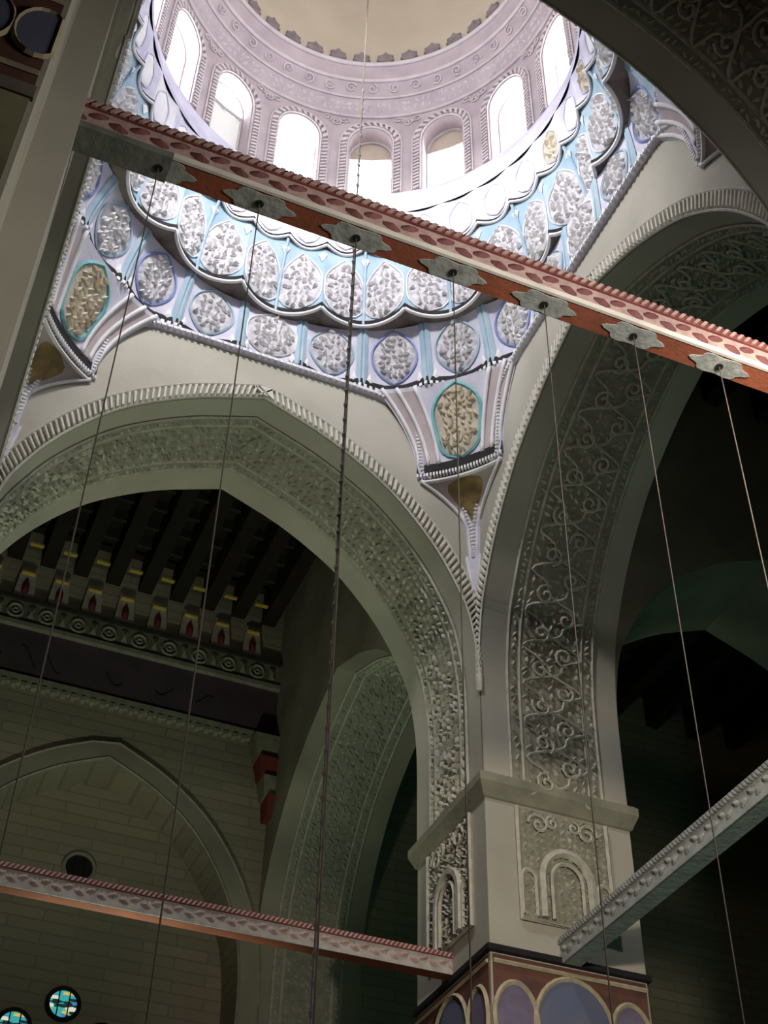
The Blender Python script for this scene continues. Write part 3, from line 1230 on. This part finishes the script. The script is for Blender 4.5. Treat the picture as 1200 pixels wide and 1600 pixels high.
for i in range(48):
    a = 2 * PI * .45 * i / 48
    scroll(fz, mpc, a, 3.327, .016, i * .9, .0022, .003, 1 if i % 2 else -1, 10)
build_each(fz, 'frieze_scroll', 'rose_line', cv)
# band of leaves between the window heads
fz = MB()
for k in range(16):
    for j in range(3):
        a = (2 * PI * (k + .5) / 16 + (j - 1) * .05) * RD
        scroll(fz, lambda a, b, h: pol(a / RD, RD - h, b), a, 3.21 + .015 * abs(j - 1), .015, j * 2.1, .0022, .003, 1 if j % 2 else -1, 10)
build_each(fz, 'spandrel_scroll', 'rose_line', dr)

dome = MB()
RB = .420


def dome_pt(u, v):
    a = v * PI / 2
    return pol(2 * PI * u, RB * math.cos(a) ** .95 if v < 1 else 0.0, 3.405 + .60 * math.sin(a))


dome.grid(dome_pt, NR, 20)
dm = dome.build('ceiling_dome', 'dome', smooth=True)
tag(dm, 'beige plaster dome interior at top of the view', kind='structure')
for i in range(40):
    tc = 2 * PI * i / 40
    c = MB()
    w = .024
    sh = [(-w * .55, 0), (-w, .010), (-w * .75, .020), (-w * .9, .030), (-w * .35, .036), (0, .048), (w * .35, .036), (w * .9, .030), (w * .75, .020), (w, .010), (w * .55, 0)]

    def cp(x, z, h):
        r = RB * max(0, math.cos(math.asin(min(1, z / .60)))) ** .95
        return pol(tc + x / RB, r - h, 3.407 + z)
    n = len(sh)
    c.add([cp(x, z, .008) for x, z in sh] + [cp(x, z, .0) for x, z in sh], [tuple(range(n))] + [(j, (j + 1) % n, n + (j + 1) % n, n + j) for j in range(n)])
    c.build('crest_leaf', 'crest', dm)

# roof slab round the drum, closing the corners above the muqarnas
XW, XE, YS, YN = -1.55, 2.75, -1.6, 3.30
roof = MB()
ring = [pol(2 * PI * i / 64, .525, 2.895) for i in range(64)]
sq = []
for i in range(64):
    th = 2 * PI * i / 64
    c, s = math.cos(th), math.sin(th)
    k = min((XE + .3 - CX) / c if c > 1e-6 else 99, (XW - .3 - CX) / c if c < -1e-6 else 99, (YN + .5 - CY) / s if s > 1e-6 else 99, (YS - .3 - CY) / s if s < -1e-6 else 99)
    sq.append((CX + c * k, CY + s * k, 2.895))
roof.add(ring + sq, [(i, (i + 1) % 64, 64 + (i + 1) % 64, 64 + i) for i in range(64)])
corners = [(XE + .3, YN + .5), (XW - .3, YN + .5), (XW - .3, YS - .3), (XE + .3, YS - .3)]
for cx_, cy_ in corners:
    best = sorted(range(64), key=lambda i: (sq[i][0] - cx_) ** 2 + (sq[i][1] - cy_) ** 2)
    i = best[0]
    roof.add([sq[(i - 8) % 64], (cx_, cy_, 2.895), sq[(i + 8) % 64], sq[i]], [(0, 1, 3), (1, 2, 3)])
ro = roof.build('ceiling_roof_slab', 'stone_dark')
tag(ro, 'roof slab round the drum, hidden above the aisles', kind='structure')

# ------------------------------------------------------------------ outer shell, aisles and their arches
fl = MB()
fl.box((XW - .3, YS - .3, FLOOR - .05), (XE + .3, YN + .5, FLOOR))
tag(fl.build('floor', 'floor'), 'carpeted floor below the view', kind='structure')
sh = MB(); sh.box((XE, YS - .3, FLOOR), (XE + .1, YN + .5, 2.89))
tag(sh.build('wall_outer_east', 'courses'), 'dark outer wall of the right hand aisle', kind='structure')
sh = MB(); sh.box((XW - .1, YS - .3, FLOOR), (XW, YN + .5, 2.89))
tag(sh.build('wall_outer_west', 'courses'), 'outer wall of the left hand aisle', kind='structure')
sh = MB(); sh.box((XW, YS - .1, FLOOR), (XE, YS, 2.89))
tag(sh.build('wall_outer_south', 'courses'), 'outer wall behind the camera', kind='structure')

# next arcades: the row behind the corner pier and the one continuing to the right
FB2 = Fr((X1, (Y1 + T + YN) / 2), (0, 1), (-1, 0))
H2 = (YN - Y1 - T) / 2
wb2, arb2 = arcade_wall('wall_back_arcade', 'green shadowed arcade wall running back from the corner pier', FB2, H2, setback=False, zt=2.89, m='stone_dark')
soffit_carving(wb2, FB2, arb2, rnd=rnd, trellis=False, m='stucco')
FA2 = Fr((X1 + T + .4925, Y1), (1, 0), (0, -1))
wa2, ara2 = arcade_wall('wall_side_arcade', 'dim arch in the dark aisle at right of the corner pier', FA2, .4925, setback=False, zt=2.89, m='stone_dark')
pier('pier in the dark right aisle, out of view', X1 + T + .986, Y1, '', top=2.62)


# back wall with arched recess
FN = Fr((0.51, YN), (1, 0), (0, -1))
arn = Arch(.43)
RECD = .13
mb = MB()
P = [(s, z - .10) for s, z in arn.pts]
P = [(P[0][0], FLOOR)] + P + [(P[-1][0], FLOOR)]
n = len(P)
ZC = 2.75
mb.add([FN.pt(s, z, 0) for s, z in P] + [FN.pt(s, ZC, 0) for s, z in P], [(i, i + 1, n + i + 1, n + i) for i in range(n - 1)])
mb.add([FN.pt(s, z, 0) for s, z in P] + [FN.pt(s, z, -RECD) for s, z in P], [(i, i + 1, n + i + 1, n + i) for i in range(n - 1)])
mb.add([FN.pt(s, z, 0) for s, z in ((.43, FLOOR), (2.4, FLOOR), (2.4, ZC), (.43, ZC))], [(0, 1, 2, 3)])
mb.add([FN.pt(s, z, 0) for s, z in ((-.43, FLOOR), (-2.1, FLOOR), (-2.1, ZC), (-.43, ZC))], [(0, 1, 2, 3)])
mb.add([FN.pt(s, z, -RECD) for s, z in ((-.5, FLOOR), (.5, FLOOR), (.5, ZC), (-.5, ZC))], [(0, 1, 2, 3)])
wbk = mb.build('wall_back', 'courses')
tag(wbk, 'dim coursed stone wall with blind arch seen through the facing arch', kind='structure')
band = MB()
qs = [.1 + (arn.L - .2) * i / 60 for i in range(61)]


def bmp(q, o, h):
    s, z, ns, nz = arn.at(q)
    return FN.pt(s - ns * o, z - .10 - nz * o, h)


band.ribbon([lambda a, h, q=q: bmp(q, a, h) for q in qs], [(0, 0), (0, .012), (.055, .012), (.062, 0)])
band.build('blind_arch_band', 'stone_dark', wbk)
band = MB()
for o in (.003, .058):
    band.tube([bmp(q, o, .012) for q in qs], .004, 4)
build_each(band, 'blind_arch_fillet', 'frieze_pale', wbk)

# painted cornice of the back wall
XR = X1 - FN.O.x
XL = -1.2
zf0, zf1 = 2.395, 2.470


def strip(name, m, z0, z1, h, parent=wbk):
    b = MB()
    b.ribbon([lambda z, hh, s=s: FN.pt(s, z, hh) for s in (XL, XR)], [(z0, 0), (z0, h), (z1, h), (z1, 0)])
    return b.build(name, m, parent)


strip('painted_frieze', 'frieze_ground', zf0, zf1, .020)
strip('frieze_fillet', 'frieze_pale', zf0 - .012, zf0 + .002, .028)
strip('inscription_band', 'band_purple', 2.225, zf0 - .010, .010)
strip('lower_fillet', 'frieze_pale', 2.196, 2.225, .018)
strip('upper_fillet', 'wood_edge', zf1, zf1 + .012, .030)
s = XL + .03
i = 0
while s < XR - .02:
    o = MB()
    n = 12
    zc = (zf0 + zf1) / 2
    if i % 2 == 0:
        o.tube([FN.pt(s + .022 * math.cos(2 * PI * k / n), zc + .022 * math.sin(2 * PI * k / n), .022) for k in range(n)], .005, 4, True)
        o.tube([FN.pt(s + .008 * math.cos(2 * PI * k / 6), zc + .008 * math.sin(2 * PI * k / 6), .022) for k in range(6)], .004, 4, True)
    else:
        o.add([FN.pt(s + .013 * math.cos(2 * PI * k / 8) * (1 if k % 2 else .6), zc + .028 * math.sin(2 * PI * k / 8) * (1 if k % 2 else .8), .026) for k in range(8)]
              + [FN.pt(s, zc, .034)], [(k, (k + 1) % 8, 8) for k in range(8)])
    o.build('frieze_medallion' if i % 2 == 0 else 'frieze_palmette', 'frieze_pale', wbk)
    s += .046
    i += 1
dent = MB()
s = XL
while s < XR:
    dent.box(FN.pt(s, 2.188, .022), FN.pt(s + .014, 2.200, 0))
    s += .028
stuff(dent.build('dentil_row', 'frieze_pale', wbk))
sw = MB()
for k, s in enumerate((-.40, -.30, -.23, -.05, .10, .22)):
    sw.tube([FN.pt(s + .05 * t, 2.30 + .025 * math.sin(3.2 * t + k) - .02 * t, .012) for t in [j / 8 for j in range(9)]], .0022, 4)
build_each(sw, 'faint_gilt_stroke', 'wood_edge', wbk)
# stepped corbel at the end of the cornice
for j, (dx, z0, z1) in enumerate(((.075, 2.12, 2.19), (.055, 2.06, 2.118), (.038, 2.00, 2.058), (.022, 1.94, 1.998))):
    c = MB()
    c.hexa([FN.pt(XR - dx * .75, z0, .05), FN.pt(XR, z0, .05), FN.pt(XR, z0, 0), FN.pt(XR - dx * .75, z0, 0)],
           [FN.pt(XR - dx, z1, .07), FN.pt(XR, z1, .07), FN.pt(XR, z1, 0), FN.pt(XR - dx, z1, 0)])
    c.build('stepped_corbel', 'corbel_red' if j % 2 else 'frieze_ground', wbk)

# round windows in the recess
YO = YN + RECD


def oculus(n, x, z, r, lit, label):
    w = empty('window_%d' % n, (x, YO, z - r))
    tag(w, label, kind='structure')
    p = MB()
    m = 24
    p.add([(x + r * math.cos(2 * PI * k / m), YO - .004, z + r * math.sin(2 * PI * k / m)) for k in range(m)], [tuple(range(m))])
    p.build('pane', 'stained' if lit else 'black', w)
    f = MB()
    f.tube([(x + r * 1.05 * math.cos(2 * PI * k / m), YO - .006, z + r * 1.05 * math.sin(2 * PI * k / m)) for k in range(m)], .006, 5, True)
    f.build('frame', 'black' if lit else 'stone_dark', w)
    b = MB()
    for d in (-.35, .35):
        b.tube([(x + r * d, YO - .006, z - r * .9), (x + r * d, YO - .006, z + r * .9)], .0016, 4)
    build_each(b, 'glazing_bar', 'black', w)


oculus(17, .529, 1.392, .038, True, 'round stained glass window glowing at lower left')
oculus(18, .418, 1.318, .038, True, 'round stained glass window cut by the bottom left edge')
oculus(19, .640, 1.318, .038, True, 'round stained glass window just below the frame')
oculus(20, .505, 1.762, .040, False, 'dark unlit round window peeping above the far beam')

# timber ceilings
ZJ = 2.63


def timber_ceiling(name, label, x0, x1, y0, y1, gap=.1):
    c = MB()
    c.box((x0, y0, ZC), (x1, y1, ZC + .03))
    ce = c.build(name, 'wood')
    tag(ce, label, kind='structure')
    n = int((x1 - x0) / gap)
    me = None
    for i in range(n):
        x = x0 + gap * (i + .5)
        if me is None:
            j = MB()
            j.box((x - .022, y0, ZJ), (x + .022, y1, ZC))
            o = j.build('joist', 'wood', ce)
            me, xx = o.data, x
        else:
            o = bpy.data.objects.new('joist', me)
            col.objects.link(o)
            o.parent = ce
            o.location = ((x - xx) * S, 0, 0)
    t = MB()
    for i in range(n - 1):
        x = x0 + gap * (i + 1)
        y = y0 + .05
        while y < y1 - .03:
            t.box((x - .028, y, ZC - .035), (x + .028, y + .012, ZC))
            y += .09
    stuff(t.build('coffer_strips', 'wood_edge', ce))
    return ce


ce = timber_ceiling('ceiling_back_aisle', 'dark timber joist ceiling behind the facing arch', -.32, X1, Y1 + T, YN)
timber_ceiling('ceiling_side_aisle', 'black timber ceiling of the right hand aisle', X1 + T, XE, Y0 - T, YN, gap=.16)
timber_ceiling('ceiling_west_aisle', 'timber ceiling of the left hand aisle', XW, X0 - T, YS, YN, gap=.2)
timber_ceiling('ceiling_near_aisle', 'timber ceiling above the camera', X0 - T, XE, YS, Y0 - T, gap=.2)
# painted corbel boards between the joist ends
n = int((X1 + .32) / .1)
for i in range(n - 1):
    x = -.32 + .1 * (i + 1)
    if x < 0.05:
        continue
    b = MB()
    b.hexa([(x - .030, YN - .022, 2.49), (x + .030, YN - .022, 2.49), (x + .030, YN, 2.49), (x - .030, YN, 2.49)],
           [(x - .022, YN - .012, 2.60), (x + .022, YN - .012, 2.60), (x + .022, YN, 2.60), (x - .022, YN, 2.60)])
    cb = b.build('corbel_board', 'corbel_pale', ce)
    r = MB()
    r.add([(x - .010, YN - .026, 2.495), (x + .010, YN - .026, 2.495), (x + .011, YN - .022, 2.53), (x, YN - .020, 2.56), (x - .011, YN - .022, 2.53), (x, YN - .034, 2.52)],
          [(0, 1, 5), (1, 2, 5), (2, 3, 5), (3, 4, 5), (4, 0, 5)])
    r.build('red_leaf', 'corbel_red', cb)
    g = MB()
    g.box((x - .020, YN - .026, 2.572), (x + .020, YN - .012, 2.577))
    g.build('gilt_strip', 'corbel_gold', cb)
    g = MB()
    g.box((x - .020, YN - .090, 2.632), (x + .020, YN - .078, 2.637))
    g.build('gilt_strip', 'corbel_gold', cb)

# ------------------------------------------------------------------ tie beams


def tie_beam(label, p0, axis, length, z0, hgt, dep, style, collar=None, rosettes=()):
    """a painted timber beam; p0 = start of the lower edge on the visible side, axis 'x' or 'y'"""
    x0, y0 = p0
    root = empty('tie_beam', (x0, y0, z0))
    tag(root, label, 'beam', 'painted tie beams between the piers')
    if axis == 'x':
        def pt(a, d, z):
            return (x0 + a, y0 + d, z0 + z)
    else:
        def pt(a, d, z):
            return (x0 + d, y0 + a, z0 + z)

    def blk(name, m, a0, a1, d0, d1, z_0, z_1):
        b = MB()
        lo, hi = pt(a0, d0, z_0), pt(a1, d1, z_1)
        b.box([min(lo[i], hi[i]) for i in range(3)], [max(lo[i], hi[i]) for i in range(3)])
        return b.build(name, m, root)
    pale = style == 'pale'
    white = style == 'white'
    blk('core', 'beam_pale' if pale else 'beam_rust', 0, length, 0, dep, 0, hgt)
    blk('relief_ground', 'beam_pale' if pale else ('beam_relief' if white else 'beam_pink'), 0, length, -.0015, 0, hgt * .17, hgt * .74)
    blk('top_fillet', 'beam_grey' if pale else 'beam_red', 0, length, -.004, dep + .002, hgt * .74, hgt)
    if collar:
        blk('lower_fillet', 'beam_white', collar, length, -.003, .001, 0, hgt * .17)
    else:
        blk('lower_fillet', 'beam_pale' if pale else ('beam_relief' if white else 'beam_white'), 0, length, -.003, .001, 0, hgt * .17)
    vine = MB()
    a = .012
    k = 0
    zc = hgt * .45
    while a < length - .012:
        sg = 1 if k % 2 else -1
        n = 8
        pts = [(a + .0085 * math.cos(2 * PI * i / n) + .004 * sg * math.sin(2 * PI * i / n), zc + sg * hgt * .09 + hgt * .14 * math.sin(2 * PI * i / n)) for i in range(n)]
        vine.add([pt(s, -.002, z) for s, z in pts] + [pt(a, -.006, zc + sg * hgt * .07)], [(i, (i + 1) % n, n) for i in range(n)])
        a += .0185
        k += 1
    stuff(vine.build('vine_relief', 'beam_grey' if pale else ('beam_pink' if white else 'beam_vine'), root))
    rp = MB()
    a = .004
    while a < length - .01:
        rp.hexa([pt(a, -.0035, hgt * .76), pt(a + .004, -.0035, hgt * .76), pt(a + .010, -.0035, hgt * .97), pt(a + .006, -.0035, hgt * .97)],
                [pt(a, -.006, hgt * .76), pt(a + .004, -.006, hgt * .76), pt(a + .010, -.006, hgt * .97), pt(a + .006, -.006, hgt * .97)])
        a += .0085
    stuff(rp.build('rope_edge', 'beam_grey' if pale else 'beam_pink', root))
    if collar:
        blk('grey_collar', 'beam_collar', -.002, collar, -.0025, dep + .001, -.0015, hgt * .17)
    for a in rosettes:
        r = MB()
        n = 32
        pts = []
        for i in range(n):
            t = 2 * PI * i / n
            m = 1 + .13 * math.cos(6 * t)
            pts.append((a + .031 * math.cos(t) * m, dep * .5 + dep * .47 * math.sin(t) * m))
        pts = [(s, min(max(d, .0005), dep - .0005)) for s, d in pts]
        r.add([pt(s, d, -.0010) for s, d in pts] + [pt(s, d, .0) for s, d in pts], [tuple(range(n))] + [(i, (i + 1) % n, n + (i + 1) % n, n + i) for i in range(n)])
        ro = r.build('rosette', 'beam_grey', root)
        h = MB()
        h.tube([pt(a, dep * .5, -.0025), pt(a, dep * .5, .0)], .0040, 8)
        h.build('bolt_hole', 'black', ro)
    return root


NB_Y, NB_Z = .700, 1.034
RS = [(.061), (.155), (.249), (.347), (.443), (.541), (.639), (.737), (.835), (.932)]
NBX0 = -.030
tie_beam('near red painted tie beam crossing the whole view under the dome', (NBX0, NB_Y), 'x', X1 - NBX0 + .03, NB_Z, .040, .024, 'red',
         collar=.10, rosettes=[x - NBX0 for x in RS])
tie_beam('far red and white tie beam under the facing arch, lower left', (X0 - .03, 2.085), 'x', X1 - X0 + .06, 1.016, .040, .024, 'white')
tie_beam('pale grey tie beam slanting up to the right from the corner pier', (1.115, Y0 - .03), 'y', Y1 - Y0 + .06, 1.000, .046, .032, 'pale')
tie_beam('tie beam of the left arcade, hidden behind the near pier', (-.16, Y0 - .03), 'y', Y1 - Y0 + .06, 1.000, .046, .032, 'pale')

# ------------------------------------------------------------------ hanging wires
lab = ['thin wire hanging from the near beam, furthest left', 'thin wire hanging from the near beam, second from left',
       'thin wire beside the thick chain, hanging from the near beam', 'thin wire hanging past the corner pendentive down the pier',
       'thin wire hanging from the near beam in front of the right arch edge',
       'thin wire crossing the dark right arch to the pale beam', 'thin wire at far right against the dark aisle']
for x, l in zip(RS[:7], lab):
    y = NB_Y + .012
    w = MB()
    n = 14
    w.tube([(x, y, lerp(NB_Z, .02, k / n)) for k in range(n + 1)], .0006, 5)
    o = w.build('hanging_wire', 'wire', None, base=(x, y, .02))
    tag(o, l, 'wire', 'wires hanging from the near beam')
c = empty('lamp_chain', (CX, CY, .30))
tag(c, 'thick dark chain hanging down from the centre of the dome', 'chain')
w = MB()
w.tube([(CX, CY, z) for z in (4.0, 3.2, 2.4, 1.6, .9, .30)], .0017, 6)
w.build('cable', 'wire', c)
w = MB()
z = 2.55
while z > .32:
    r = .0036
    w.add([(CX + r, CY, z), (CX, CY + r, z), (CX - r, CY, z), (CX, CY - r, z), (CX, CY, z + .014), (CX, CY, z - .014)],
          [(0, 1, 4), (1, 2, 4), (2, 3, 4), (3, 0, 4), (1, 0, 5), (2, 1, 5), (3, 2, 5), (0, 3, 5)])
    z -= .034
stuff(w.build('links', 'wire', c))


def fill_flood(az, r, z, watts):
    """made-up fill lamp added on the ledge under the drum windows, throwing its light down across the bay"""
    x, y, _ = pol(math.radians(az), r, z)
    f = empty('fill_flood', (x, y, z - .055))
    tag(f, 'unseen fill light added on the window ledge of the drum, above the frame', 'fill_flood')
    d = Vector((CX + .30 - x, CY + .42 - y, -.74)).normalized()
    sd = d.cross(Vector((0, 0, 1))).normalized()
    up = sd.cross(d)
    c = Vector((x, y, z))
    q = lambda a, b, h: c + sd * a + up * b + d * h
    b = MB()
    b.hexa([q(-.05, -.03, -.02), q(.05, -.03, -.02), q(.05, .03, -.02), q(-.05, .03, -.02)],
           [q(-.065, -.04, .012), q(.065, -.04, .012), q(.065, .04, .012), q(-.065, .04, .012)])
    b.build('housing', 'black', f)
    b = MB()
    b.tube([q(0, -.01, -.02), c + Vector((0, 0, -.055)) - d * .02], .006, 6)
    b.build('bracket', 'black', f)
    l = bpy.data.lights.new('fill_flood_beam', 'SPOT')
    l.spot_size = math.radians(100)
    l.spot_blend = 0.6
    l.shadow_soft_size = 0.2
    l.energy = watts
    l.color = (1.0, .985, .96)
    o = bpy.data.objects.new('fill_flood_beam', l)
    col.objects.link(o)
    o.parent = f
    o.location = V(c + d * .056) - V((x, y, z - .055))
    o.rotation_euler = d.to_track_quat('-Z', 'Y').to_euler()


fill_flood(222, .44, 2.87, 1000)
